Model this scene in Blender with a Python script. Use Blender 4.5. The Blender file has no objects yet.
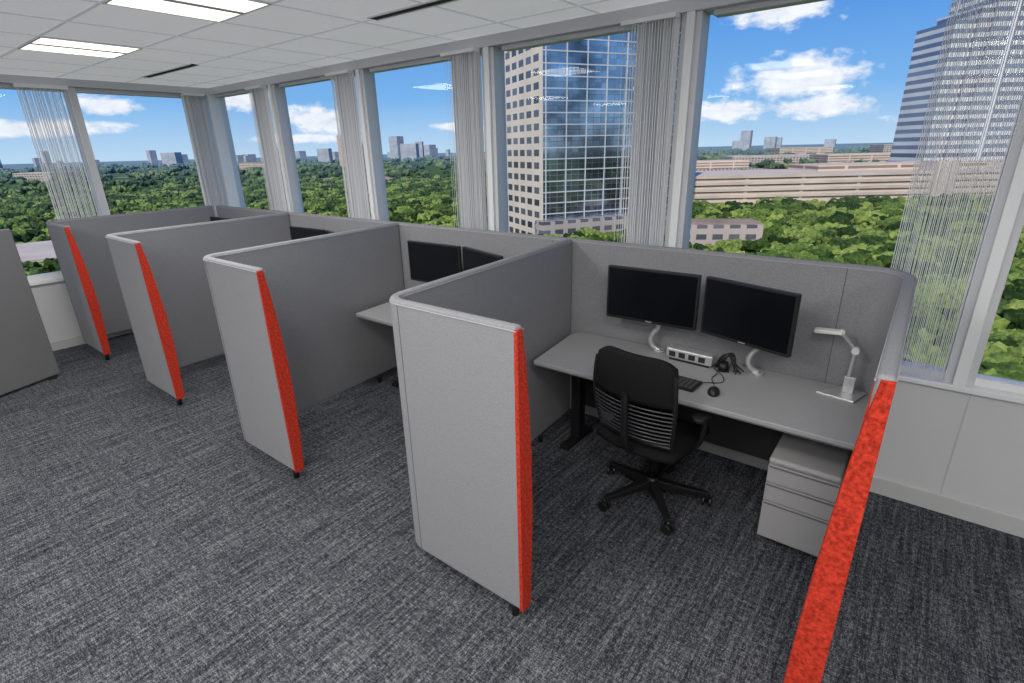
import bpy, bmesh, math, random
import numpy as np
from mathutils import Vector, Matrix
random.seed(7); np.random.seed(7)
scene=bpy.context.scene
COL=scene.collection
try:
    scene.view_settings.view_transform='Standard'
except Exception: pass

# ------------------------------------------------------------ materials
def mat(name,color,rough=.6,metal=0,noise=None,bump=None,spec=.5,emit=None):
    m=bpy.data.materials.new(name);m.use_nodes=True;nt=m.node_tree
    b=nt.nodes['Principled BSDF']
    b.inputs['Base Color'].default_value=(*color,1);b.inputs['Roughness'].default_value=rough
    b.inputs['Metallic'].default_value=metal;b.inputs['Specular IOR Level'].default_value=spec
    tc=nt.nodes.new('ShaderNodeTexCoord')
    if noise:
        sc,amt=noise
        n=nt.nodes.new('ShaderNodeTexNoise');n.inputs['Scale'].default_value=sc;n.inputs['Detail'].default_value=4
        nt.links.new(tc.outputs['Object'],n.inputs['Vector'])
        r=nt.nodes.new('ShaderNodeValToRGB')
        r.color_ramp.elements[0].position=.3;r.color_ramp.elements[1].position=.7
        r.color_ramp.elements[0].color=(*[c*(1-amt) for c in color],1)
        r.color_ramp.elements[1].color=(*[min(1,c*(1+amt)) for c in color],1)
        nt.links.new(n.outputs['Fac'],r.inputs[0]);nt.links.new(r.outputs[0],b.inputs['Base Color'])
    if bump:
        sc,st=bump
        n=nt.nodes.new('ShaderNodeTexNoise');n.inputs['Scale'].default_value=sc;n.inputs['Detail'].default_value=2
        nt.links.new(tc.outputs['Object'],n.inputs['Vector'])
        bp=nt.nodes.new('ShaderNodeBump');bp.inputs['Strength'].default_value=st;bp.inputs['Distance'].default_value=.002
        nt.links.new(n.outputs['Fac'],bp.inputs['Height']);nt.links.new(bp.outputs[0],b.inputs['Normal'])
    if emit:
        b.inputs['Emission Color'].default_value=(*emit[0],1);b.inputs['Emission Strength'].default_value=emit[1]
    return m
M={}
M['fabric']=mat('grey_fabric',(.255,.257,.272),.95,noise=(260,.22),bump=(450,.5),spec=.1)
M['piping']=mat('pale_piping',(.36,.36,.38),.8,spec=.2)
M['seam']=mat('seam_dark',(.13,.13,.14),.9,spec=.1)
M['red']=mat('red_fabric',(.45,.038,.020),.95,noise=(90,.45),bump=(300,.6),spec=.1)
M['black']=mat('black_plastic',(.010,.010,.011),.45)
M['blackfab']=mat('black_fabric',(.008,.008,.009),.85,bump=(300,.4),spec=.2)
M['screen']=mat('screen_glass',(.004,.005,.007),.18)
M['silver']=mat('silver_metal',(.62,.63,.64),.35,metal=.6)
M['pedestal']=mat('pedestal_paint',(.44,.44,.45),.4,metal=.2,noise=(30,.02))
M['pedtop']=mat('pedestal_cushion',(.40,.40,.41),.8,noise=(200,.06))
M['desk']=mat('desk_laminate',(.345,.345,.355),.45,noise=(60,.03))
M['deskedge']=mat('desk_edge',(.16,.16,.17),.6)
M['frame']=mat('window_frame_paint',(.60,.61,.63),.45,noise=(5,.02))
M['framelt']=mat('window_frame_light',(.80,.81,.82),.5)
M['wall']=mat('wall_white_paint',(.62,.625,.635),.7,noise=(3,.015))
M['wallgrey']=mat('wall_grey_paint',(.15,.15,.155),.8,noise=(3,.02))
M['base']=mat('baseboard_paint',(.55,.55,.555),.6)
M['string']=mat('blind_string',(.80,.80,.81),.7)
M['dark']=mat('dark_void',(.02,.02,.022),.8)
M['lamp']=mat('lamp_white',(.75,.75,.74),.35)
M['lightpanel']=mat('light_diffuser',(1,1,1),.5,emit=((1,.93,.80),2.2))
M['roof']=mat('roof_concrete',(.56,.47,.38),.9,noise=(.05,.2))
M['brown']=mat('brown_roof',(.30,.22,.17),.9,noise=(.1,.2))
M['asphalt']=mat('parking_lot_asphalt',(.40,.35,.29),.9,noise=(.12,.45))
M['keys']=mat('key_plastic',(.05,.05,.055),.5)
M['wire']=mat('chair_wire',(.07,.07,.075),.3,metal=.4)

def blind_mat():
    m=bpy.data.materials.new('blind_fabric');m.use_nodes=True;nt=m.node_tree;nt.nodes.clear()
    o=nt.nodes.new('ShaderNodeOutputMaterial');a=nt.nodes.new('ShaderNodeMixShader');a.inputs[0].default_value=.22
    d=nt.nodes.new('ShaderNodeBsdfDiffuse');t=nt.nodes.new('ShaderNodeBsdfTranslucent')
    tc=nt.nodes.new('ShaderNodeTexCoord');mp=nt.nodes.new('ShaderNodeMapping');mp.inputs['Scale'].default_value=(110,110,.05)
    n=nt.nodes.new('ShaderNodeTexNoise');n.inputs['Scale'].default_value=1;n.inputs['Detail'].default_value=3
    nt.links.new(tc.outputs['Object'],mp.inputs[0]);nt.links.new(mp.outputs[0],n.inputs['Vector'])
    r=nt.nodes.new('ShaderNodeValToRGB');r.color_ramp.elements[0].position=.40;r.color_ramp.elements[0].color=(.50,.51,.53,1);r.color_ramp.elements[1].position=.56;r.color_ramp.elements[1].color=(.95,.95,.95,1)  # vertical stripes paint pleat light and shade into the cloth colour
    nt.links.new(n.outputs['Fac'],r.inputs[0]);nt.links.new(r.outputs[0],d.inputs[0]);t.inputs[0].default_value=(.95,.93,.90,1)
    nt.links.new(d.outputs[0],a.inputs[1]);nt.links.new(t.outputs[0],a.inputs[2]);nt.links.new(a.outputs[0],o.inputs[0]);return m
M['blind']=blind_mat()
def glass():
    m=bpy.data.materials.new('window_glass');m.use_nodes=True;nt=m.node_tree;nt.nodes.clear()
    o=nt.nodes.new('ShaderNodeOutputMaterial');mx=nt.nodes.new('ShaderNodeMixShader')
    t=nt.nodes.new('ShaderNodeBsdfTransparent');g=nt.nodes.new('ShaderNodeBsdfGlossy')
    t.inputs[0].default_value=(.98,.99,.99,1);g.inputs['Roughness'].default_value=.01
    f=nt.nodes.new('ShaderNodeFresnel');f.inputs[0].default_value=1.25
    nt.links.new(f.outputs[0],mx.inputs[0]);nt.links.new(t.outputs[0],mx.inputs[1]);nt.links.new(g.outputs[0],mx.inputs[2]);nt.links.new(mx.outputs[0],o.inputs[0])
    return m
M['glass']=glass()

def carpet():
    m=bpy.data.materials.new('carpet_tile');m.use_nodes=True;nt=m.node_tree;b=nt.nodes['Principled BSDF']
    b.inputs['Roughness'].default_value=1;b.inputs['Specular IOR Level'].default_value=.08
    tc=nt.nodes.new('ShaderNodeTexCoord')
    def nz(scale,loc,detail=2):
        mp=nt.nodes.new('ShaderNodeMapping');mp.inputs['Scale'].default_value=scale;mp.inputs['Location'].default_value=loc
        n=nt.nodes.new('ShaderNodeTexNoise');n.inputs['Scale'].default_value=1;n.inputs['Detail'].default_value=detail
        nt.links.new(tc.outputs['Object'],mp.inputs[0]);nt.links.new(mp.outputs[0],n.inputs['Vector']);return n.outputs['Fac']
    def ma(op,a,b_,c=None):
        n=nt.nodes.new('ShaderNodeMath');n.operation=op
        for i,x in enumerate((a,b_)):
            if isinstance(x,(int,float)): n.inputs[i].default_value=x
            else: nt.links.new(x,n.inputs[i])
        return n.outputs[0]
    a=nz((38,170,1),(0,0,0));c=nz((170,38,1),(5,3,0));d=nz((210,210,1),(1,8,0),1);e=nz((60,3,1),(9,1,0));g=nz((4,60,1),(2,7,0))
    s=ma('ADD',ma('MULTIPLY',a,.23),ma('MULTIPLY',c,.25));s=ma('ADD',s,ma('MULTIPLY',d,.25));s=ma('ADD',s,ma('MULTIPLY',e,.18));s=ma('ADD',s,ma('MULTIPLY',g,.09))
    r=nt.nodes.new('ShaderNodeValToRGB');cr=r.color_ramp
    cr.elements[0].position=.42;cr.elements[0].color=(.012,.013,.018,1)
    cr.elements[1].position=.62;cr.elements[1].color=(.25,.256,.275,1)
    x=cr.elements.new(.5);x.color=(.056,.059,.070,1)
    nt.links.new(s,r.inputs[0]);nt.links.new(r.outputs[0],b.inputs['Base Color'])
    bp=nt.nodes.new('ShaderNodeBump');bp.inputs['Strength'].default_value=.5;bp.inputs['Distance'].default_value=.004
    nt.links.new(s,bp.inputs['Height']);nt.links.new(bp.outputs[0],b.inputs['Normal'])
    return m
M['carpet']=carpet()

def ceiling_mat():
    m=bpy.data.materials.new('ceiling_tile_self_lit');m.use_nodes=True;nt=m.node_tree;b=nt.nodes['Principled BSDF']
    b.inputs['Roughness'].default_value=.95;b.inputs['Specular IOR Level'].default_value=.1
    tc=nt.nodes.new('ShaderNodeTexCoord');n=nt.nodes.new('ShaderNodeTexNoise');n.inputs['Scale'].default_value=160
    nt.links.new(tc.outputs['Object'],n.inputs['Vector'])
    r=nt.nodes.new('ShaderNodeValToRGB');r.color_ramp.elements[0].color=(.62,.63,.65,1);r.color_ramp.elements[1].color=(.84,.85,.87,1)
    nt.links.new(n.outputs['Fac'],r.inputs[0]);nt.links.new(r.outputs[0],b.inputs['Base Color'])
    nt.links.new(r.outputs[0],b.inputs['Emission Color']);b.inputs['Emission Strength'].default_value=.35;return m  # tiles glow by emission as added fill light, not a lamp
M['ceil']=ceiling_mat()
M['tbar']=mat('ceiling_grid_self_lit',(.55,.56,.57),.6,emit=((.9,.95,1),.17))  # faint added glow on the bars, alongside the glowing tiles

def facade(name,wall,gl,bw,bh,mortar,rough=.15,metal=.5,var=.35,nscale=.06):
    m=bpy.data.materials.new(name);m.use_nodes=True;nt=m.node_tree;b=nt.nodes['Principled BSDF']
    tc=nt.nodes.new('ShaderNodeTexCoord');sp=nt.nodes.new('ShaderNodeSeparateXYZ');nt.links.new(tc.outputs['Object'],sp.inputs[0])
    ad=nt.nodes.new('ShaderNodeMath');ad.operation='ADD';nt.links.new(sp.outputs[0],ad.inputs[0]);nt.links.new(sp.outputs[1],ad.inputs[1])
    cb=nt.nodes.new('ShaderNodeCombineXYZ');nt.links.new(ad.outputs[0],cb.inputs[0]);nt.links.new(sp.outputs[2],cb.inputs[1])
    br=nt.nodes.new('ShaderNodeTexBrick');br.offset=0;br.squash=1
    br.inputs['Scale'].default_value=1;br.inputs['Brick Width'].default_value=bw;br.inputs['Row Height'].default_value=bh
    br.inputs['Mortar Size'].default_value=mortar;br.inputs['Mortar Smooth'].default_value=0
    br.inputs['Color1'].default_value=(*gl[0],1);br.inputs['Color2'].default_value=(*gl[1],1);br.inputs['Mortar'].default_value=(*wall,1)
    nt.links.new(cb.outputs[0],br.inputs['Vector'])
    n=nt.nodes.new('ShaderNodeTexNoise');n.inputs['Scale'].default_value=nscale;n.inputs['Detail'].default_value=5
    nt.links.new(cb.outputs[0],n.inputs['Vector'])
    r=nt.nodes.new('ShaderNodeValToRGB');r.color_ramp.elements[0].position=.4;r.color_ramp.elements[1].position=.6
    r.color_ramp.elements[0].color=(1-var,1-var,1-var,1);r.color_ramp.elements[1].color=(1,1,1,1)
    nt.links.new(n.outputs['Fac'],r.inputs[0])
    mx=nt.nodes.new('ShaderNodeMix');mx.data_type='RGBA';mx.blend_type='MULTIPLY';mx.inputs[0].default_value=1
    nt.links.new(br.outputs['Color'],mx.inputs[6]);nt.links.new(r.outputs[0],mx.inputs[7]);nt.links.new(mx.outputs[2],b.inputs['Base Color'])
    inv=nt.nodes.new('ShaderNodeMath');inv.operation='MULTIPLY_ADD';inv.inputs[1].default_value=.8-rough;inv.inputs[2].default_value=rough
    nt.links.new(br.outputs['Fac'],inv.inputs[0]);nt.links.new(inv.outputs[0],b.inputs['Roughness'])
    iv=nt.nodes.new('ShaderNodeMath');iv.operation='MULTIPLY_ADD';iv.inputs[1].default_value=-metal;iv.inputs[2].default_value=metal
    nt.links.new(br.outputs['Fac'],iv.inputs[0]);nt.links.new(iv.outputs[0],b.inputs['Metallic'])
    return m
M['towerstone']=facade('tower_stone',(.78,.66,.54),((.05,.05,.06),(.16,.16,.18)),6.2,4.2,1.0,metal=.05,var=.1)
M['towerglass']=facade('tower_glass',(.20,.22,.25),((.34,.42,.48),(.58,.66,.72)),2.8,1.85,.11,rough=.06,metal=.9,var=.72,nscale=.05)  # strong noise darkens patches of the glass colour as painted reflections
M['towerblue']=facade('tower_blue_glass',(.78,.77,.76),((.16,.20,.27),(.24,.30,.40)),60,6.0,1.45,rough=.1,metal=.2,var=.1)
M['garage']=facade('garage_concrete',(.66,.52,.41),((.20,.15,.12),(.28,.21,.16)),30,3.4,.95,rough=.8,metal=0,var=.1)
M['lowrise']=facade('lowrise_facade',(.50,.42,.36),((.08,.09,.1),(.2,.2,.22)),5,3.5,.9,metal=0,var=.1)
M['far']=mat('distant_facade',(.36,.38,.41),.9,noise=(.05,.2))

# ------------------------------------------------------------ helpers
def link(o,parent=None,m=None):
    COL.objects.link(o)
    if parent is not None: o.parent=parent
    if m is not None and hasattr(o.data,'materials'): o.data.materials.append(M[m] if isinstance(m,str) else m)
    return o
def empty(name,loc=(0,0,0),rz=0):
    e=bpy.data.objects.new(name,None);e.location=loc;e.rotation_euler=(0,0,rz);e.empty_display_size=.2;COL.objects.link(e);return e
def meshobj(name,v,f,m,parent=None,smooth=False,bevel=0,seg=2):
    me=bpy.data.meshes.new(name);me.from_pydata([tuple(x) for x in v],[],[tuple(x) for x in f])
    bm=bmesh.new();bm.from_mesh(me);bmesh.ops.recalc_face_normals(bm,faces=bm.faces);bm.to_mesh(me);bm.free()
    if smooth:
        for p in me.polygons:p.use_smooth=True
    o=bpy.data.objects.new(name,me);link(o,parent,m)
    if bevel:
        b=o.modifiers.new('bevel','BEVEL');b.width=bevel;b.segments=seg;b.limit_method='ANGLE';b.angle_limit=math.radians(50)
    return o
def box(name,x0,x1,y0,y1,z0,z1,m,parent=None,bevel=0):
    v=[(x,y,z) for z in (z0,z1) for y in (y0,y1) for x in (x0,x1)]
    f=[(0,2,3,1),(4,5,7,6),(0,1,5,4),(2,6,7,3),(0,4,6,2),(1,3,7,5)]
    return meshobj(name,v,f,m,parent,bevel=bevel)
def prism(name,pts,z0,z1,m,parent=None,bevel=0,smooth=False):
    n=len(pts);v=[(x,y,z0) for x,y in pts]+[(x,y,z1) for x,y in pts]
    f=[tuple(range(n-1,-1,-1)),tuple(range(n,2*n))]+[(i,(i+1)%n,(i+1)%n+n,i+n) for i in range(n)]
    return meshobj(name,v,f,m,parent,bevel=bevel,smooth=smooth)
def rrect(x0,x1,y0,y1,r,n=6):
    P=[]
    for cx,cy,a0 in ((x1-r,y1-r,0),(x0+r,y1-r,90),(x0+r,y0+r,180),(x1-r,y0+r,270)):
        for i in range(n+1):
            a=math.radians(a0+90*i/n);P.append((cx+r*math.cos(a),cy+r*math.sin(a)))
    return P
def tube(name,pts,r,m,parent=None,cyclic=False,res=3,smooth=False):
    cu=bpy.data.curves.new(name,'CURVE');cu.dimensions='3D';cu.bevel_depth=r;cu.bevel_resolution=res;cu.use_fill_caps=True
    if smooth:
        s=cu.splines.new('NURBS');s.points.add(len(pts)-1);s.order_u=min(4,len(pts));s.use_endpoint_u=True;cu.resolution_u=8
    else:
        s=cu.splines.new('POLY');s.points.add(len(pts)-1)
    for p,q in zip(s.points,pts):p.co=(*q,1)
    s.use_cyclic_u=cyclic
    o=bpy.data.objects.new(name,cu);link(o,parent,m);return o
def cyl(name,p0,p1,r0,r1,m,parent=None,n=24,smooth=True,bevel=0):
    p0=Vector(p0);p1=Vector(p1);d=(p1-p0).normalized();u=d.orthogonal().normalized();w=d.cross(u)
    v=[];f=[]
    for p,r in((p0,r0),(p1,r1)):
        for i in range(n):
            a=2*math.pi*i/n;v.append(p+u*r*math.cos(a)+w*r*math.sin(a))
    f=[tuple(range(n-1,-1,-1)),tuple(range(n,2*n))]+[(i,(i+1)%n,(i+1)%n+n,i+n) for i in range(n)]
    o=meshobj(name,v,f,m,parent,bevel=bevel)
    for p in o.data.polygons:
        if len(p.vertices)==4:p.use_smooth=True
    return o
def offset(path,d):
    out=[]
    for i,p in enumerate(path):
        a=Vector(path[max(i-1,0)]);b=Vector(path[min(i+1,len(path)-1)]);t=(b-a).normalized();n=Vector((-t.y,t.x))
        k=1
        if 0<i<len(path)-1:
            t1=(Vector(p)-a).normalized();c=max(.5,t1.dot(t));k=1/c
        q=Vector(p)+n*d*k;out.append((q.x,q.y))
    return out
def fillet(p,c,q,r,n=8):
    p,c,q=Vector(p),Vector(c),Vector(q);a=(p-c).normalized();b=(q-c).normalized()
    ang=a.angle(b);L=r/math.tan(ang/2);s=c+a*L;e=c+b*L
    cen=c+(a+b).normalized()*(r/math.sin(ang/2));out=[]
    v0=s-cen;v1=e-cen;tot=v0.angle(v1);sg=1 if v0.x*v1.y-v0.y*v1.x>0 else -1
    for i in range(n+1):
        t=sg*tot*i/n;out.append((cen.x+v0.x*math.cos(t)-v0.y*math.sin(t),cen.y+v0.x*math.sin(t)+v0.y*math.cos(t)))
    return out
ZP=1.37;ZB=.075;TH=.045
def panel(name,path,parent,th=TH,m='fabric',z0=ZB,z1=ZP):
    L=offset(path,th/2);R=offset(path,-th/2);pts=L+R[::-1]
    n=len(pts);k=len(path)
    v=[(x,y,z0) for x,y in pts]+[(x,y,z1) for x,y in pts]
    f=[]
    for i in range(k-1):
        j=n-1-i
        f.append((i,i+1,j-1,j));f.append((i+n,j+n,j-1+n,i+1+n))
    f+=[(i,(i+1)%n,(i+1)%n+n,i+n) for i in range(n)]
    o=meshobj(name,v,f,m,parent,bevel=.015,seg=5)
    for p in o.data.polygons:p.use_smooth=True
    w=o.modifiers.new('wn','WEIGHTED_NORMAL');w.keep_sharp=False
    return o
def pipe(path,parent,name='top_piping',d=TH/2,z=ZP-.017):
    for i,s in enumerate((d,-d)):
        tube(name+'_%d'%(i+1),[(x,y,z) for x,y in offset(path,s*1.0)],.0026,'piping',parent,res=2)

# ------------------------------------------------------------ room shell
XL=-7.24;YW=3.34;ZC=2.73;ZS=.727;XR=4.2;YB=-4.2
box('floor',XL-.3,XR+.3,YB-.3,YW+.3,-.12,0,'carpet')
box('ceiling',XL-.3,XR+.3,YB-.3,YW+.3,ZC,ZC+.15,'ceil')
box('wall_south',XL-.3,XR+.3,YB-.3,YB,0,ZC,'wall')
box('wall_east',XR,XR+.3,YB,YW+.3,0,ZC,'wall')
box('wall_north',XL-.12,XR,YW,YW+.16,0,ZS,'wall')
box('wall_west',XL-.16,XL,YB,YW+.16,0,ZS,'wall')
box('baseboard_north',XL,XR,YW-.012,YW,0,.10,'base')
box('baseboard_west',XL,XL+.012,YB,YW-.012,0,.10,'base')
box('trim_sill_north',XL+.03,XR,YW-.03,YW+.16,ZS,ZS+.03,'framelt',bevel=.004)
box('trim_sill_west',XL-.16,XL+.03,YB,YW+.16,ZS,ZS+.03,'framelt',bevel=.004)
jn=empty('trim_wall_joints')
for i in range(8):
    x=.36-1.52*i+1.52
    box('joint_%d'%i,x-.003,x+.003,YW-.003,YW,.10,ZS,'base',jn)
box('trim_header_north',XL,XR,YW-.02,YW+.16,2.655,ZC,'frame',bevel=.004)
box('trim_header_west',XL-.16,XL+.02,YB,YW+.16,2.655,ZC,'frame',bevel=.004)
def window_n(i,xr,xl):
    e=empty('window_%d'%i,(0,0,0))
    box('mullion',xr-.12,xr,YW,YW+.13,ZS+.03,2.655,'frame',e,bevel=.004)
    box('mullion_cap',xr-.085,xr-.035,YW-.02,YW,ZS+.03,2.655,'framelt',e,bevel=.003)
    box('frame_bottom',xl,xr-.12,YW+.03,YW+.11,ZS+.03,ZS+.07,'framelt',e,bevel=.003)
    box('frame_top',xl,xr-.12,YW+.03,YW+.11,2.625,2.655,'frame',e,bevel=.003)
    meshobj('glass',[(xl,YW+.07,ZS+.05),(xr-.12,YW+.07,ZS+.05),(xr-.12,YW+.07,2.65),(xl,YW+.07,2.65)],[(0,1,2,3)],'glass',e)
bays=[.36-1.52*i for i in range(-2,6)]
for i,xr in enumerate(bays):
    sh=0 if i<3 else -.05
    window_n(i+1,xr+sh,max(xr-1.52,XL+.02))
box('trim_corner_post',XL-.14,XL+.07,YW-.06,YW+.14,ZS+.03,2.655,'framelt',bevel=.004)
def window_w(i,y1):
    e=empty('window_%d'%i)
    y0=y1-1.52
    box('mullion',XL-.13,XL,y1-.08,y1,ZS+.03,2.655,'frame',e,bevel=.004)
    box('frame_bottom',XL-.11,XL-.03,y0,y1-.08,ZS+.03,ZS+.09,'framelt',e,bevel=.003)
    box('frame_top',XL-.11,XL-.03,y0,y1-.08,2.61,2.655,'frame',e,bevel=.003)
    meshobj('glass',[(XL-.07,y0,ZS+.05),(XL-.07,y1-.08,ZS+.05),(XL-.07,y1-.08,2.65),(XL-.07,y0,2.65)],[(0,1,2,3)],'glass',e)
for i in range(5): window_w(9+i,3.51-1.52*i)
def string_curve(e,a,b,fixed,axis,n,r,jit=.02):
    cu=bpy.data.curves.new('strings','CURVE');cu.dimensions='3D';cu.bevel_depth=r;cu.bevel_resolution=0
    for i in range(n):
        t=a+(b-a)*i/(n-1)+random.uniform(-.002,.002);d=fixed+random.uniform(-jit,jit)
        s=cu.splines.new('POLY');s.points.add(1)
        p=(t,d) if axis=='x' else (d,t)
        s.points[0].co=(*p,ZS+.05,1);s.points[1].co=(*p,2.64,1)
    link(bpy.data.objects.new('strings',cu),e,'string')
def pleats(name,a,b,fixed,axis,n,depth=.05,z0=ZS+.035,z1=2.65):
    pts=[];sg=-1 if axis=='x' else 1
    for i in range(2*n+1):
        t=a+(b-a)*(i+(random.uniform(-.25,.25) if 0<i<2*n else 0))/(2*n);d=fixed+sg*((depth*random.uniform(.6,1)) if i%2 else 0)
        pts.append((t,d) if axis=='x' else (d,t))
    v=[(x,y,z) for z in(z0,z1) for x,y in pts];k=len(pts)
    f=[(i,i+1,i+1+k,i+k) for i in range(k-1)]
    e=empty(name)
    meshobj('fabric',v,f,'blind',e)
    string_curve(e,a,b,fixed+sg*.06,axis,16,.0028,.008)
    if axis=='x':
        string_curve(e,a-.07,a-.005,fixed-.03,axis,5,.0014,.015)
        box('head_rail',a-.075,b,fixed-.075,fixed-.005,z1-.02,z1+.004,'framelt',e)
    else: box('head_rail',fixed+.005,fixed+.075,a,b,z1-.02,z1+.004,'framelt',e)
    return e
for xr in bays[3:]:
    pleats('vertical_blind_stack',xr-.05-.12-.27,xr-.05-.122,YW-.005,'x',8,.055)
pleats('vertical_blind_stack',3.0,3.24,XL+.005,'y',7,.055)
def strings(name,a,b,fixed,axis,n,r=.0013):
    e=empty(name)
    string_curve(e,a,b,fixed,axis,n,r)
    if axis=='x': box('head_rail',a-.01,b+.01,fixed-.03,fixed+.03,2.62,2.655,'framelt',e)
    else: box('head_rail',fixed-.03,fixed+.03,a-.01,b+.01,2.62,2.655,'framelt',e)
strings('string_curtain',-.09,.235,YW-.05,'x',46,.0019)
strings('string_curtain',1.30,1.75,YW-.05,'x',40,.0014)
strings('string_curtain',1.50,1.90,XL+.05,'y',44,.0026)
g=empty('ceiling_grid')
xs=[];ys=[]
x=-7.34+.61
while x<XR: xs.append(x);x+=.61
y=1.23+.61*3
while y>YB: ys.append(y);y-=.61
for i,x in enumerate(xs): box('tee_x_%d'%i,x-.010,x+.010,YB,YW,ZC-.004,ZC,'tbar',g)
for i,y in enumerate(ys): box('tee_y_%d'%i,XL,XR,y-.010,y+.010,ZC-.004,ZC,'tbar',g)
def troffer(cx,cy,power):
    e=empty('ceiling_light_panel',(cx,cy,ZC))
    s=.29
    for nm,a in(('rim_w',(-.305,-s,-.305,.305)),('rim_e',(s,.305,-.305,.305)),('rim_s',(-s,s,-.305,-s)),('rim_n',(-s,s,s,.305))):
        box(nm,*a,-.012,-.001,'framelt',e)
    box('diffuser_west',-s,-.025,-s,s,-.008,-.002,'lightpanel',e)
    box('diffuser_east',.025,s,-s,s,-.008,-.002,'lightpanel',e)
    box('center_basket',-.025,.025,-s,s,-.012,-.002,'lamp',e,bevel=.004)
    L=bpy.data.lights.new('lamp','AREA');L.shape='SQUARE';L.size=.56;L.energy=power;L.color=(1,.97,.93)
    o=bpy.data.objects.new('lamp',L);o.location=(0,0,-.02);link(o,e)
PW=23
for cx in (-5.2,-3.35,-1.5,.35,2.2):
    for cy in (1.53,-.9,-3.0):
        if cy>1 and cx>-3: 
            continue
        troffer(cx,cy,PW)
for cx in (-1.52,.31,2.14): troffer(cx,.31-.0,PW)
def slot(x0,x1,y):
    e=empty('air_diffuser_slot')
    box('slot',x0,x1,y-.03,y+.03,ZC-.006,ZC-.001,'dark',e)
    box('rail_1',x0,x1,y-.040,y-.03,ZC-.010,ZC-.001,'framelt',e);box('rail_2',x0,x1,y+.03,y+.040,ZC-.010,ZC-.001,'framelt',e)
slot(-2.95,-1.75,2.43);slot(-6.6,-5.45,2.43);slot(.1,1.3,2.43)

# ------------------------------------------------------------ cubicle panels
def red_tip(parent,tip,dirv,nrm,prof,wl=.22):
    T=Vector(tip);D=Vector(dirv).normalized();N=Vector(nrm).normalized();v=[];f=[]
    h=TH/2+.001
    for z,t in prof:
        back=.02+max(0,t-.045)*2.6
        q=[T+D*.012-N*h, T+D*.012+N*(t-h), T-D*.012+N*(t-h+.003), T-D*back+N*(h+.001), T-D*back+N*(h-.004), T-D*.004-N*h]
        v+=[(p.x,p.y,z) for p in q]
    k=6;n=len(prof)
    for i in range(n-1):
        for j in range(k):
            f.append((i*k+j,i*k+(j+1)%k,(i+1)*k+(j+1)%k,(i+1)*k+j))
    f.append(tuple(range(k-1,-1,-1)));f.append(tuple((n-1)*k+j for j in range(k)))
    return meshobj('red_end_wedge',v,f,'red',parent,bevel=.004,seg=3)
P1=[(ZB,.056),(.3,.070),(.55,.080),(.8,.078),(1.05,.064),(1.25,.046),(ZP-.012,.030)]
P2=[(ZB,.102),(.4,.096),(.7,.084),(1.0,.066),(1.2,.050),(ZP-.012,.032)]
def foot(p,x,y,parent,i):
    cyl('foot_%d'%i,(x,y,0),(x,y,ZB+.01),.017,.02,'black',parent,n=16)
def seamline(parent,x,y,nx,ny,z0=ZB+.01,z1=ZP-.02):
    tube('seam',[(x,y,z0),(x,y,z1)],.0018,'seam',parent,res=1)
S=1.769
for k in range(4):
    e=empty('cubicle_divider_panel',(-1.71-S*k,1.36,0))
    cx=-.055
    path=[(-.175,1.703)]+fillet((-.175,1.703),(cx,.022),(.66,.022),.10,10)+[(.66,.022)]
    panel('panel_core',path,e);pipe(path,e)
    red_tip(e,(.655,.022),(1,0),(0,1),P1)
    foot(e,.60,.03,e,1);foot(e,.02,.12,e,2);foot(e,-.145,1.3,e,3)
    c=path[11];seamline(e,c[0],c[1]-TH/2-.0006,0,0)
e=empty('cubicle_back_panel',(0,0,0))
yb=3.09
path=[(-7.10,yb),(-5.4,yb),(-3.7,yb),(-1.9,yb)]+fillet((-1.9,yb),(0,yb),(0.0,1.58),.17,12)+[(0,2.3),(0,1.585)]
panel('panel_core',path,e);pipe(path,e)
red_tip(e,(0,1.585),(0,-1),(-1,0),P2,.28)
foot(e,-.0,1.64,e,1);foot(e,0,2.6,e,2)
for i,x in enumerate((-1.0,-2.9,-4.6,-6.4)): foot(e,x,yb,e,3+i)
for k in range(4):
    seamline(e,-.26-S*k,yb-TH/2-.0006,0,0)
seamline(e,-TH/2-.0006,2.62,0,0)

# ------------------------------------------------------------ desk
def desk(ox,xr):
    e=empty('office_desk',(ox,0,0))
    top=[(-1.735,2.42),(xr,2.42),(xr,2.97)]+[(xr-.08+.08*math.cos(a),2.97+.08*math.sin(a)) for a in [math.radians(q) for q in (30,60,90)]]
    top+=[(-1.70+.10*math.cos(a),2.95+.10*math.sin(a)) for a in [math.radians(q) for q in (90,120,150,180)]]
    prism('top',top,.705,.73,'desk',e,bevel=.004)
    prism('top_edge',[(x*.998-.0017,y*.998+.0052) for x,y in top],.700,.7045,'deskedge',e)
    for nm,x in(('left',-1.66),('right',xr-.16)):
        box('leg_'+nm,x-.035,x+.035,2.80,2.88,.03,.66,'black',e,bevel=.006)
        box('foot_'+nm,x-.035,x+.035,2.66,3.0,0.0,.035,'black',e,bevel=.01)
        box('support_'+nm,x-.03,x+.03,2.50,3.0,.66,.699,'black',e,bevel=.005)
    box('cross_beam',-1.63,xr-.2,2.82,2.86,.56,.65,'black',e,bevel=.004)
    box('modesty_panel',-1.72,xr-.03,2.985,3.0,.20,.699,'dark',e,bevel=.002)
    box('cable_tray',-1.4,-.6,2.88,2.97,.60,.64,'black',e,bevel=.004)
    return e
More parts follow.
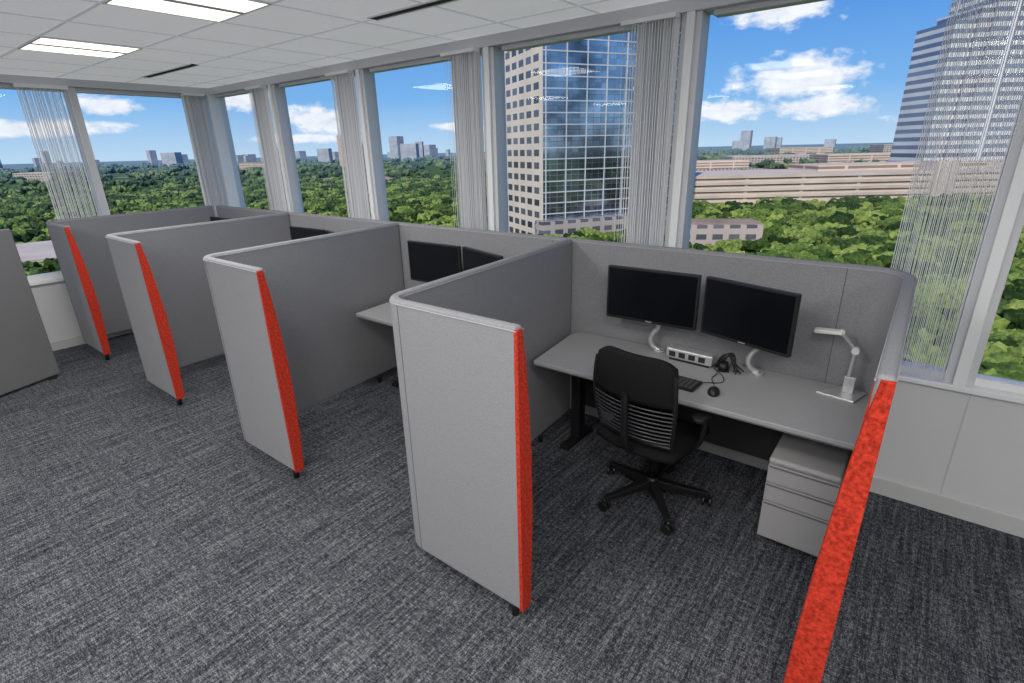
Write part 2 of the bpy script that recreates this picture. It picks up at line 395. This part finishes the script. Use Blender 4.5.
def monitor(ox,a,b,zc):
    a=Vector(a);b=Vector(b);c=(a+b)/2;w=(b-a).length;ang=math.atan2(b.y-a.y,b.x-a.x)
    e=empty('computer_monitor',(ox+c.x,c.y,0),ang)
    h=.325;z0=zc-h/2;z1=zc+h/2
    prism_v=rrect(-w/2,w/2,z0,z1,.006,3)
    def plate(nm,pts,y0,y1,m,bev=0):
        n=len(pts);v=[(x,y0,z) for x,z in pts]+[(x,y1,z) for x,z in pts]
        f=[tuple(range(n)),tuple(range(2*n-1,n-1,-1))]+[(i,i+n,(i+1)%n+n,(i+1)%n) for i in range(n)]
        return meshobj(nm,v,f,m,e,bevel=bev)
    plate('bezel',prism_v,0,.028,'black',.002)
    plate('screen',rrect(-w/2+.012,w/2-.012,z0+.018,z1-.012,.002,2),-.0015,0,'screen')
    plate('rear_housing',rrect(-w/2+.07,w/2-.07,z0+.05,z1-.05,.02,4),.028,.05,'black',.006)
    plate('vesa_plate',rrect(-.05,.05,zc-.05,zc+.05,.004,2),.05,.062,'silver')
    box('badge',-.02,.02,-.0015,0,z0+.006,z0+.011,'silver',e)
    return e
def arm(ox,bx,by,c,zc):
    e=empty('monitor_arm',(ox+bx,by,.73))
    cyl('clamp_base',(0,0,0),(0,0,.015),.035,.035,'silver',e,bevel=.003)
    dx=c[0]-bx;dy=c[1]-by;z=zc-.73
    tube('arm_post',[(0,0,.01),(-.055,-.02,.03),(-.06,-.02,.11),(-.01,-.0,.15),(dx*.4,dy*.5+.005,.19),(dx*.7,dy*.7+.01,z-.03),(dx,dy+.01,z)],.016,'silver',e,smooth=True)
    cyl('tilt_joint',(dx,dy+.02,z-.025),(dx,dy+.02,z+.025),.018,.018,'silver',e)
def cable(name,pts,parent,r=.0035): tube(name,pts,r,'black',parent,res=2,smooth=True)
def desk_items(ox,xr=-.035,mx=0):
    desk(ox,xr)
    monitor(ox+mx,(-1.485,2.865),(-.925,2.88),1.105)
    monitor(ox+mx,(-.895,2.885),(-.405,2.735),1.105)
    arm(ox+mx,-1.17,2.99,(-1.205,2.945),1.105)
    arm(ox+mx,-.58,2.97,(-.63,2.885),1.105)
    e=empty('desk_power_strip',(ox-.95,2.93,.73),math.radians(-3))
    box('body',-.14,.14,-.035,.035,.012,.075,'silver',e,bevel=.008)
    box('face',-.13,.13,-.039,-.0352,.020,.067,'pedestal',e,bevel=.002)
    for i in range(4): 
        box('socket_%d'%i,-.118+i*.06,-.078+i*.06,-.0415,-.0392,.027,.060,'dark',e,bevel=.002)
    box('stand',-.12,.12,-.03,.03,0,.012,'black',e)
    e=empty('cable_bundle',(ox-.73,2.93,.73))
    for i in range(7):
        rr=random.uniform
        cable('cable_%d'%i,[(rr(-.12,-.05),rr(-.02,.03),.006),(rr(-.05,.0),rr(-.06,0),rr(.05,.1)),(rr(-.02,.05),rr(-.03,.03),rr(.10,.17)),(rr(0,.06),rr(-.05,.0),rr(.03,.08)),(rr(.0,.1),rr(-.05,.03),.005)],e,.004)
    cyl('adapter',(-.02,-.02,0),(-.02,-.02,.05),.03,.025,'black',e)
def keyboard(ox):
    e=empty('computer_keyboard',(ox-1.0,2.60,.731),math.radians(-2))
    prism('case',rrect(-.215,.215,-.07,.07,.01,4),0,.016,'black',e,bevel=.003)
    v=[];f=[]
    for r_ in range(5):
        for c_ in range(16):
            x=-.2+c_*.0255;y=-.058+r_*.0235;b=len(v)
            v+=[(x,y,.016),(x+.021,y,.016),(x+.021,y+.019,.016),(x,y+.019,.016),(x+.002,y+.002,.021),(x+.019,y+.002,.021),(x+.019,y+.017,.021),(x+.002,y+.017,.021)]
            f+=[(b+4,b+5,b+6,b+7),(b,b+1,b+5,b+4),(b+1,b+2,b+6,b+5),(b+2,b+3,b+7,b+6),(b+3,b,b+4,b+7)]
    meshobj('keys',v,f,'keys',e)
    e=empty('computer_mouse',(ox-.70,2.585,.73),math.radians(15))
    v=[];f=[];n=16;R=6
    for i in range(R+1):
        t=i/R*math.pi/2
        for j in range(n):
            a=2*math.pi*j/n;v.append((.031*math.cos(a)*math.cos(t),.055*math.sin(a)*math.cos(t),.002+.034*math.sin(t)*(1-.15*math.sin(a))))
    for i in range(R):
        for j in range(n): f.append((i*n+j,i*n+(j+1)%n,(i+1)*n+(j+1)%n,(i+1)*n+j))
    f.append(tuple(range(n-1,-1,-1)))
    meshobj('shell',v,f,'black',e,smooth=True)
    box('wheel',-.003,.003,.022,.038,.028,.037,'silver',e,bevel=.001)
    cable('cord',[(0,.05,.01),(.0,.12,.004),(-.05,.2,.004),(.03,.26,.004),(-.02,.33,.01)],e,.0022)
    cable('cord_2',[(-.12,.06,.008),(-.05,.13,.004),(.04,.1,.004),(.06,.2,.004),(0,.3,.01)],e,.0022)
def desk_lamp(ox):
    e=empty('desk_lamp',(ox-.165,2.95,.73))
    prism('base',[(-.11,-.07),(.06,-.10),(.10,.05),(-.01,.075)],0,.012,'silver',e,bevel=.003)
    tube('post',[(.02,0,.01),(.012,.0,.08),(.018,.01,.24)],.011,'silver',e)
    box('post_plate',-.005,.045,-.010,.010,.012,.10,'silver',e,bevel=.003)
    cyl('joint',(.018,-.016,.24),(.018,.03,.24),.017,.017,'lamp',e)
    tube('arm',[(.018,.01,.24),(-.055,-.005,.325)],.009,'silver',e)
    cyl('joint_2',(-.055,-.018,.325),(-.055,.012,.325),.014,.014,'lamp',e)
    h=prism('head',rrect(-.13,0.0,-.026,.026,.015,5),-.009,.009,'lamp',e,bevel=.004)
    h.location=(-.045,-.004,.325);h.rotation_euler=(0,math.radians(-4),0)
def pedestal(ox):
    e=empty('drawer_pedestal',(ox-.215,2.49,0))
    box('body',-.16,.145,.02,.48,.045,.475,'pedestal',e,bevel=.006)
    box('top_cushion',-.162,.147,.0,.48,.478,.510,'pedtop',e,bevel=.012)
    for i,(a,b) in enumerate(((.05,.262),(.268,.368),(.374,.472))):
        box('drawer_front_%d'%(i+1),-.16,.145,.0,.019,a,b,'pedestal',e,bevel=.004)
        box('drawer_pull_%d'%(i+1),-.155,.14,-.004,.0,b-.012,b-.003,'deskedge',e)
    for i,(x,y) in enumerate(((-.12,.07),(.11,.07),(-.12,.42),(.11,.42))):
        cyl('caster_%d'%(i+1),(x-.012,y,.022),(x+.012,y,.022),.022,.022,'black',e,n=16)
        box('caster_fork_%d'%(i+1),x-.008,x+.008,y-.015,y+.015,.02,.046,'black',e)
def chair(x,y,rz,base0=-50):
    e=empty('office_chair',(x,y,0),rz)
    for i in range(5):
        a=math.radians(base0+72*i)-rz;c,s=math.cos(a),math.sin(a)
        v=[];f=[]
        for r,w,z0,z1 in((.03,.026,.075,.135),(.17,.02,.07,.11),(.315,.015,.065,.088)):
            for sx,z in((-w,z0),(w,z0),(w,z1),(-w,z1)):
                v.append((r*c-sx*s,r*s+sx*c,z))
        for k in range(2):
            for j in range(4): f.append((k*4+j,k*4+(j+1)%4,(k+1)*4+(j+1)%4,(k+1)*4+j))
        f+=[(3,2,1,0),(8,9,10,11)]
        meshobj('base_leg_%d'%(i+1),v,f,'black',e,bevel=.005)
        px,py=.31*c,.31*s;q=a+random.uniform(-1,1);t=Vector((math.cos(q),math.sin(q)))
        for j,o in enumerate((-.018,.018)):
            cyl('caster_%d_wheel_%d'%(i+1,j+1),(px+t.x*(o-.009),py+t.y*(o-.009),.03),(px+t.x*(o+.009),py+t.y*(o+.009),.03),.03,.03,'black',e,n=20,bevel=.004)
        cyl('caster_%d_stem'%(i+1),(px,py,.03),(px,py,.075),.009,.011,'black',e,n=12)
    cyl('hub',(0,0,.07),(0,0,.15),.045,.036,'black',e)
    cyl('gas_column',(0,0,.15),(0,0,.39),.025,.018,'black',e)
    box('mechanism',-.09,.09,-.13,.10,.375,.425,'black',e,bevel=.015)
    v=[];f=[];N=16
    def seat(u,w,top):
        X=.245*u*(1-.06*w);Y=.26*w-.01
        ed=max(abs(u),abs(w));zz=.475+.012*u*u-(.035*max(0,w-.6)/.4*1.0)-(.03*max(0,ed-.82)/.18)
        return (X,Y,zz if top else zz-.045+.03*max(0,ed-.82)/.18)
    for top in(1,0):
        for i in range(N+1):
            for j in range(N+1):
                u=-1+2*i/N;w=-1+2*j/N
                uu=u*math.sqrt(1-w*w/5);ww=w*math.sqrt(1-u*u/5)
                v.append(seat(uu,ww,top))
    K=(N+1)*(N+1)
    for i in range(N):
        for j in range(N):
            a_=i*(N+1)+j;f.append((a_,a_+1,a_+N+2,a_+N+1));f.append((K+a_,K+a_+N+1,K+a_+N+2,K+a_+1))
    for i in range(N):
        for a_,b_ in((i,i+1),(N*(N+1)+i,N*(N+1)+i+1),(i*(N+1),(i+1)*(N+1)),(i*(N+1)+N,(i+1)*(N+1)+N)):
            f.append((a_,b_,K+b_,K+a_))
    meshobj('seat',v,f,'blackfab',e,smooth=True)
    def by(u,z):
        t=(z-.52)/.5
        return -.285-.035*t-.03*math.sin(t*math.pi)+.055*u*u
    def hw(z):
        t=(z-.52)/.5
        return .21+.025*math.sin(t*math.pi)-.008*max(0,t-.8)/.2
    def sheet(nm,z0,z1,th,m,nz=10,nu=16,round_top=False):
        v=[];f=[]
        for side in(0,1):
            for i in range(nz+1):
                for j in range(nu+1):
                    u=-1+2*j/nu;z=z0+(z1-z0)*i/nz
                    if round_top:
                        z-=.04*abs(u)**6*(i/nz)
                    v.append((hw(z)*u,by(u,z)+(th if side else 0),z))
        K=(nz+1)*(nu+1)
        for i in range(nz):
            for j in range(nu):
                a_=i*(nu+1)+j;f.append((a_,a_+1,a_+nu+2,a_+nu+1));f.append((K+a_,K+a_+nu+1,K+a_+nu+2,K+a_+1))
        for j in range(nu):
            for b_ in(j,nz*(nu+1)+j): f.append((b_,b_+1,K+b_+1,K+b_))
        for i in range(nz):
            for b_ in(i*(nu+1),i*(nu+1)+nu): f.append((b_,b_+nu+1,K+b_+nu+1,K+b_))
        return meshobj(nm,v,f,m,e,smooth=True)
    sheet('back_upholstery',.76,1.0,.03,'blackfab',round_top=True)
    for i in range(9):
        z=.545+i*.024
        tube('back_wire_%d'%(i+1),[(hw(z)*u,by(u,z),z) for u in [-1+2*j/10 for j in range(11)]],.0042,'wire',e,res=2)
    for s_ in(-1,1):
        tube('back_frame_'+('l' if s_<0 else 'r'),[(s_*hw(z),by(1,z)+.005,z) for z in (.50,.56,.62,.70,.78,.86,.93)],.012,'black',e,smooth=True)
        tube('arm_support_'+('l' if s_<0 else 'r'),[(s_*.10,-.02,.41),(s_*.25,-.02,.41),(s_*.285,-.03,.46),(s_*.285,-.03,.655)],.014,'black',e,smooth=True)
        a_=prism('arm_pad_'+('l' if s_<0 else 'r'),rrect(s_*.285-.035,s_*.285+.035,-.14,.11,.03,5),.652,.678,'black',e,bevel=.008)
    tube('back_spine',[(0,-.10,.40),(0,-.27,.42),(0,-.325,.50),(0,-.34,.62),(0,-.345,.80)],.018,'black',e,smooth=True)
    tube('back_lower_bar',[(-.21,by(1,.52),.52),(0,by(0,.52),.51),(.21,by(1,.52),.52)],.012,'black',e,smooth=True)
desk_items(0);keyboard(0);desk_lamp(0);pedestal(0)
chair(-.968,2.525,math.radians(-7))
for k in(1,2,3):
    desk_items(-S*k,-.16,-.06);pedestal(-S*k-.14)
    if k<3: chair(-.88-S*k,2.58,math.radians(-3))

e=empty('free_standing_partition',(-6.33,.97,0))
pth=[(0,0),(.10,-.25),(.2,-.5),(.42,-1.0),(.8,-1.9)]
panel('panel_core',pth,e,th=.06,m='wallgrey',z0=.02,z1=1.40)
for i,(x,y) in enumerate(((.03,-.07),(.76,-1.8))): box('foot_%d'%(i+1),x-.06,x+.06,y-.03,y+.03,0,.02,'black',e)

# ------------------------------------------------------------ exterior
GZ=-31.
def ground_mat():
    m=bpy.data.materials.new('ground_landscape_hazed');m.use_nodes=True;nt=m.node_tree;b=nt.nodes['Principled BSDF']
    b.inputs['Roughness'].default_value=1;b.inputs['Specular IOR Level'].default_value=0
    tc=nt.nodes.new('ShaderNodeTexCoord')
    def nz(s,d=6):
        n=nt.nodes.new('ShaderNodeTexNoise');n.inputs['Scale'].default_value=s;n.inputs['Detail'].default_value=d
        nt.links.new(tc.outputs['Object'],n.inputs['Vector']);return n.outputs['Fac']
    r=nt.nodes.new('ShaderNodeValToRGB');r.color_ramp.elements[0].position=.35;r.color_ramp.elements[0].color=(.02,.05,.012,1);r.color_ramp.elements[1].position=.65;r.color_ramp.elements[1].color=(.10,.17,.04,1)
    nt.links.new(nz(.06),r.inputs[0])
    r2=nt.nodes.new('ShaderNodeValToRGB');r2.color_ramp.elements[0].position=.58;r2.color_ramp.elements[0].color=(0,0,0,1);r2.color_ramp.elements[1].position=.62;r2.color_ramp.elements[1].color=(1,1,1,1)
    nt.links.new(nz(.004,5),r2.inputs[0])
    mx=nt.nodes.new('ShaderNodeMix');mx.data_type='RGBA';nt.links.new(r2.outputs[0],mx.inputs[0]);nt.links.new(r.outputs[0],mx.inputs[6]);mx.inputs[7].default_value=(.40,.35,.27,1)
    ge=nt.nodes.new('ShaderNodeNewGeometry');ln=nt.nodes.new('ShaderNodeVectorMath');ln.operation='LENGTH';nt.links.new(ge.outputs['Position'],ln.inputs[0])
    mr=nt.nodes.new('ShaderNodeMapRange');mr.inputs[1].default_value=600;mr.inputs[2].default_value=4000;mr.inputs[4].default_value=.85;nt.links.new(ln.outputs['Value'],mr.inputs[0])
    m2=nt.nodes.new('ShaderNodeMix');m2.data_type='RGBA';nt.links.new(mr.outputs[0],m2.inputs[0]);nt.links.new(mx.outputs[2],m2.inputs[6]);m2.inputs[7].default_value=(.20,.30,.36,1)  # blue-grey distance haze mixed into the ground colour
    nt.links.new(m2.outputs[2],b.inputs['Base Color']);return m
v=[(0,0,0)];f=[];n=64
for i in range(n):
    a=2*math.pi*i/n;v.append((9000*math.cos(a),9000*math.sin(a),0))
for i in range(n): f.append((0,1+i,1+(i+1)%n))
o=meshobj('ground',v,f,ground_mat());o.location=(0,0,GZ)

def bld(name,corner,ang,w,d,h,m,mroof='roof'):
    e=empty(name,(*corner,GZ),ang)
    box('shell',0,w,0,d,0,h,m,e)
    box('roof_slab',.8,w-.8,.8,d-.8,h,h+.6,mroof,e)
    return e
angA=math.atan2(.8667,.4985)
e=empty('office_tower_stone_and_glass',(-108,157,GZ),angA)
box('glass_block',0,56,0,30,0,130,'towerglass',e)
box('stone_block',-.6,.0,-.3,34,0,130,'towerstone',e)
for i in range(8):
    box('glass_fin_%d'%i,1+i*7.8,1.3+i*7.8,-.3,0,0,130,'frame',e)
for i in range(34):
    box('floor_band_%d'%i,0,56,-.2,0,3.7*i+3.3,3.7*i+3.65,'frame',e)
box('podium',-3,60,-6,0,0,9,'lowrise',e)
e=empty('office_tower_blue_glass',(-6,529,GZ),math.radians(38.15))
box('main_block',22,120,0,45,0,131,'towerblue',e)
box('lower_block',0,14,6,45,0,112,'towerblue',e)
box('mid_block',14,22,3,45,0,120,'towerblue',e)
for i in range(4): box('pier_%d'%i,34+i*26,37+i*26,-1.5,0,0,132,'framelt',e)
e=empty('parking_garage',(-104,292,GZ),math.radians(37))
box('decks',0,175,0,60,0,17,'garage',e)
for i in range(5): box('deck_edge_%d'%i,-.5,175.5,-.6,0,3.4*i+1.9,3.4*i+3.4,'roof',e)
box('stair_tower',128,140,-2,10,0,22,'roof',e);box('upper_ramp',80,175,24,60,17,20,'garage',e)
bld('lowrise_building',(-62,166),math.radians(30),26,12,9,'lowrise','brown')
bld('retail_building',(-215,18),math.radians(80),60,50,4,'roof','roof')
bld('warehouse_building',(20,430),math.radians(38),60,50,18,'garage')
e=empty('parking_lot',(-210,440,GZ),math.radians(37));box('asphalt',0,235,0,330,0,.5,'asphalt',e)
for i in range(9):
    for j in range(2): box('car_row_%d_%d'%(i,j),8+j*115,105+j*115,20+i*34,24+i*34,.5,2.0,'lowrise',e)
for i,(az,dist,w,h) in enumerate(((-55,1500,30,76),(-53.5,1700,24,58),(-49,2100,60,60),(-57,1900,40,48),(-47.5,2300,30,70),(-70,2500,60,50),(-8,950,120,14),(-16,1000,160,12),(-20,800,80,11),(-4,1300,90,24),(-12,1500,120,20),(-24,1100,90,12),(-64,1400,80,16),(-80,1200,70,14),(-42,1500,50,22))):
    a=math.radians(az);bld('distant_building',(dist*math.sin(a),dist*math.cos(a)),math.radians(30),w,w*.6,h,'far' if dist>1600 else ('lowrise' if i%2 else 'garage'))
rb=random.Random(21)
e=empty('distant_skyline')
for i in range(46):
    a=math.radians(rb.uniform(-90,-38) if i<38 else rb.uniform(-24,-2));dist=rb.uniform(2600,4200);w=rb.uniform(25,70);x,y=dist*math.sin(a),dist*math.cos(a)
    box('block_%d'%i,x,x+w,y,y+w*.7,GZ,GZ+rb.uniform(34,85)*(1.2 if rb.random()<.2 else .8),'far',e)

def tree_mat():
    m=bpy.data.materials.new('foliage_hazed');m.use_nodes=True;nt=m.node_tree;b=nt.nodes['Principled BSDF']
    b.inputs['Roughness'].default_value=.9;b.inputs['Specular IOR Level'].default_value=.1
    oi=nt.nodes.new('ShaderNodeObjectInfo');tc=nt.nodes.new('ShaderNodeTexCoord')
    n=nt.nodes.new('ShaderNodeTexNoise');n.inputs['Scale'].default_value=5;n.inputs['Detail'].default_value=6;n.inputs['Roughness'].default_value=.75
    nt.links.new(tc.outputs['Object'],n.inputs['Vector'])
    ad=nt.nodes.new('ShaderNodeMath');ad.operation='MULTIPLY_ADD';ad.inputs[1].default_value=.5;nt.links.new(oi.outputs['Random'],ad.inputs[0])
    sb=nt.nodes.new('ShaderNodeMath');sb.operation='SUBTRACT';sb.inputs[1].default_value=.29;nt.links.new(n.outputs['Fac'],sb.inputs[0]);nt.links.new(sb.outputs[0],ad.inputs[2])
    r=nt.nodes.new('ShaderNodeValToRGB');cr=r.color_ramp
    cr.elements[0].position=.25;cr.elements[0].color=(.014,.034,.008,1);cr.elements[1].position=.8;cr.elements[1].color=(.32,.39,.09,1)
    x=cr.elements.new(.5);x.color=(.085,.14,.03,1)
    nt.links.new(ad.outputs[0],r.inputs[0])
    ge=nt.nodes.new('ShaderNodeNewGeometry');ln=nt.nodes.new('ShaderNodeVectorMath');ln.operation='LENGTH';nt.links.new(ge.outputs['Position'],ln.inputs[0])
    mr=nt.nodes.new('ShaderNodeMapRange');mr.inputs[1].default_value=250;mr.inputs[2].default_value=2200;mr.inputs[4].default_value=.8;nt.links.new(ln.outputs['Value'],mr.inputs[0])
    mx=nt.nodes.new('ShaderNodeMix');mx.data_type='RGBA';nt.links.new(mr.outputs[0],mx.inputs[0]);nt.links.new(r.outputs[0],mx.inputs[6]);mx.inputs[7].default_value=(.17,.25,.27,1)  # aerial haze painted into the leaf colour, stronger with distance
    nt.links.new(mx.outputs[2],b.inputs['Base Color'])
    return m
M['foliage_hazed']=tree_mat()
def tree_mesh(seed):
    rnd=random.Random(seed);bm=bmesh.new()
    for i in range(18):
        a=rnd.uniform(0,6.28);r=rnd.uniform(0,.66);zc=.62+rnd.uniform(-.22,.38)*(1-r*.6);s=rnd.uniform(.17,.33)
        M_=Matrix.Translation((r*math.cos(a),r*math.sin(a),zc))
        res=bmesh.ops.create_icosphere(bm,subdivisions=2,radius=s,matrix=M_)
        for v in res['verts']:
            c=Vector((r*math.cos(a),r*math.sin(a),zc));d=v.co-c;v.co=c+d*rnd.uniform(.72,1.28)
    bmesh.ops.create_cone(bm,cap_ends=True,segments=8,radius1=.06,radius2=.04,depth=.6,matrix=Matrix.Translation((0,0,.25)))
    me=bpy.data.meshes.new('tree');bm.to_mesh(me);bm.free();me.materials.append(M['foliage_hazed']);return me
excl=[((-108,157),angA,-8,66,-10,40),((-104,292),math.radians(37),-6,182,-10,66),((-62,166),math.radians(30),-3,30,-8,15),((-215,18),math.radians(80),-5,65,-5,55),((20,430),math.radians(38),-5,65,-5,55),((-6,529),math.radians(38.15),-5,125,-8,50)]
def ok(x,y):
    for (cx,cy),a,x0,x1,y0,y1 in excl:
        dx,dy=x-cx,y-cy;u=dx*math.cos(a)+dy*math.sin(a);w=-dx*math.sin(a)+dy*math.cos(a)
        if x0<u<x1 and y0<w<y1: return False
    return True
def inlot(x,y):
    a=math.radians(37);dx,dy=x+210,y-440;u=dx*math.cos(a)+dy*math.sin(a);w=-dx*math.sin(a)+dy*math.cos(a)
    return 0<u<235 and 0<w<330
pts=[[],[],[]]
N=0
while N<14000:
    az=math.radians(random.uniform(-108,38));t=random.random()
    dist=45*math.exp(t*math.log(2600/45))if random.random()<.4 else math.sqrt(random.uniform(45**2,600**2))
    x,y=dist*math.sin(az),dist*math.cos(az)
    if not ok(x,y): continue
    if inlot(x,y) and random.random()<.9: continue
    s=random.uniform(3.4,6.2)*(1 if dist<500 else 1+(dist-500)/600)
    pts[N%3].append((x,y,s,random.uniform(0,6.28)));N+=1
for k in range(3):
    v=[];f=[]
    for x,y,s,a in pts[k]:
        b=len(v);h=s*.5
        for q in range(4):
            an=a+q*math.pi/2+math.pi/4;v.append((x+h*1.414*math.cos(an),y+h*1.414*math.sin(an),-max(0,s-6.5)*.6))
        f.append((b,b+1,b+2,b+3))
    me=bpy.data.meshes.new('tree_points');me.from_pydata(v,[],f)
    o=bpy.data.objects.new('tree_grove',me);o.location=(0,0,GZ-.5);COL.objects.link(o)
    o.instance_type='FACES';o.use_instance_faces_scale=True;o.instance_faces_scale=1.0;o.show_instancer_for_render=False;o.show_instancer_for_viewport=False
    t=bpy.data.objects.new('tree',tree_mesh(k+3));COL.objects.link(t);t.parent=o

# ------------------------------------------------------------ world sky with clouds
w=bpy.data.worlds.new('sky');scene.world=w;w.use_nodes=True;nt=w.node_tree;nt.nodes.clear()
out=nt.nodes.new('ShaderNodeOutputWorld');bg=nt.nodes.new('ShaderNodeBackground');nt.links.new(bg.outputs[0],out.inputs[0])
tc=nt.nodes.new('ShaderNodeTexCoord');sp=nt.nodes.new('ShaderNodeSeparateXYZ');nt.links.new(tc.outputs['Generated'],sp.inputs[0])
def ma(op,*a):
    n=nt.nodes.new('ShaderNodeMath');n.operation=op
    for i,x in enumerate(a):
        if isinstance(x,(int,float)): n.inputs[i].default_value=x
        else: nt.links.new(x,n.inputs[i])
    return n.outputs[0]
az=ma('MULTIPLY',ma('ARCTAN2',sp.outputs[0],sp.outputs[1]),57.2958)
el=ma('MULTIPLY',ma('ARCSINE',sp.outputs[2]),57.2958)
r=nt.nodes.new('ShaderNodeValToRGB');cr=r.color_ramp
cr.elements[0].position=0;cr.elements[0].color=(.50,.70,.90,1)
cr.elements[1].position=1;cr.elements[1].color=(.03,.13,.50,1)
x=cr.elements.new(.12);x.color=(.20,.47,.87,1);x=cr.elements.new(.35);x.color=(.055,.25,.76,1)
nt.links.new(ma('DIVIDE',el,40.),r.inputs[0])
cv=nt.nodes.new('ShaderNodeCombineXYZ');nt.links.new(az,cv.inputs[0]);nt.links.new(ma('MULTIPLY',el,1.8),cv.inputs[1])
nz=nt.nodes.new('ShaderNodeTexNoise');nz.inputs['Scale'].default_value=.5;nz.inputs['Detail'].default_value=9;nz.inputs['Roughness'].default_value=.58
nt.links.new(cv.outputs[0],nz.inputs['Vector'])
tot=None
for (a,e_,wa,we) in ((-11.2,5.3,5.8,2.0),(-9.3,2.9,4.4,1.1),(-17.3,2.9,4.4,1.1),(-13.6,10.8,5,1.7),(-56.3,3.0,3.6,1.5),(-62.9,4.9,3.,1.2),(-79,2.3,8,.8),(-73,4.1,2.8,.8),(-58,1.4,6,.5),(-43,2.2,3,.5),(-20,16,6,1.5),(10,5,6,1.6),(25,9,8,2),(-95,8,9,2),(5,1.5,9,.7),(-50,22,10,3),(-3,18,7,2.)):
    dx=ma('DIVIDE',ma('SUBTRACT',az,a),wa);dy=ma('DIVIDE',ma('SUBTRACT',el,e_),we)
    d=ma('SUBTRACT',1.0,ma('SQRT',ma('ADD',ma('MULTIPLY',dx,dx),ma('MULTIPLY',dy,dy))))
    tot=d if tot is None else ma('MAXIMUM',tot,d)
dens=ma('ADD',ma('MULTIPLY',ma('MAXIMUM',tot,-.6),.95),ma('MULTIPLY',ma('SUBTRACT',nz.outputs['Fac'],.5),1.7))
cl=nt.nodes.new('ShaderNodeMapRange');cl.inputs[1].default_value=.0;cl.inputs[2].default_value=.45;nt.links.new(dens,cl.inputs[0])
mx=nt.nodes.new('ShaderNodeMix');mx.data_type='RGBA';nt.links.new(cl.outputs[0],mx.inputs[0]);nt.links.new(r.outputs[0],mx.inputs[6])
cc=nt.nodes.new('ShaderNodeMix');cc.data_type='RGBA';nt.links.new(nz.outputs['Fac'],cc.inputs[0]);cc.inputs[6].default_value=(.55,.64,.80,1);cc.inputs[7].default_value=(1.2,1.2,1.2,1)
nt.links.new(cc.outputs[2],mx.inputs[7]);nt.links.new(mx.outputs[2],bg.inputs[0]);bg.inputs[1].default_value=1.0

s=bpy.data.lights.new('sun','SUN');s.energy=3.8;s.angle=.01;s.color=(1,.95,.86)
o=bpy.data.objects.new('sun',s);COL.objects.link(o)
d=Vector((-.2,.8,-.7));o.rotation_euler=d.to_track_quat('-Z','Y').to_euler();o.location=(0,-20,60)

# ------------------------------------------------------------ camera
cam=bpy.data.cameras.new('camera');cam.sensor_width=36;cam.lens=523.289/1024*36;cam.clip_start=.05;cam.clip_end=20000
co=bpy.data.objects.new('camera',cam);COL.objects.link(co)
th,ro,ya=map(math.radians,(20.182,1.383,38.149))
r_=Vector((math.cos(ya),math.sin(ya),0));F=Vector((-math.sin(ya)*math.cos(th),math.cos(ya)*math.cos(th),-math.sin(th)))
U=Vector((-math.sin(ya)*math.sin(th),math.cos(ya)*math.sin(th),math.cos(th)))
R2=r_*math.cos(ro)-U*math.sin(ro);U2=U*math.cos(ro)+r_*math.sin(ro)
m=Matrix((R2,U2,-F)).transposed().to_4x4();m.translation=Vector((0,0,1.95));co.matrix_world=m
scene.camera=co
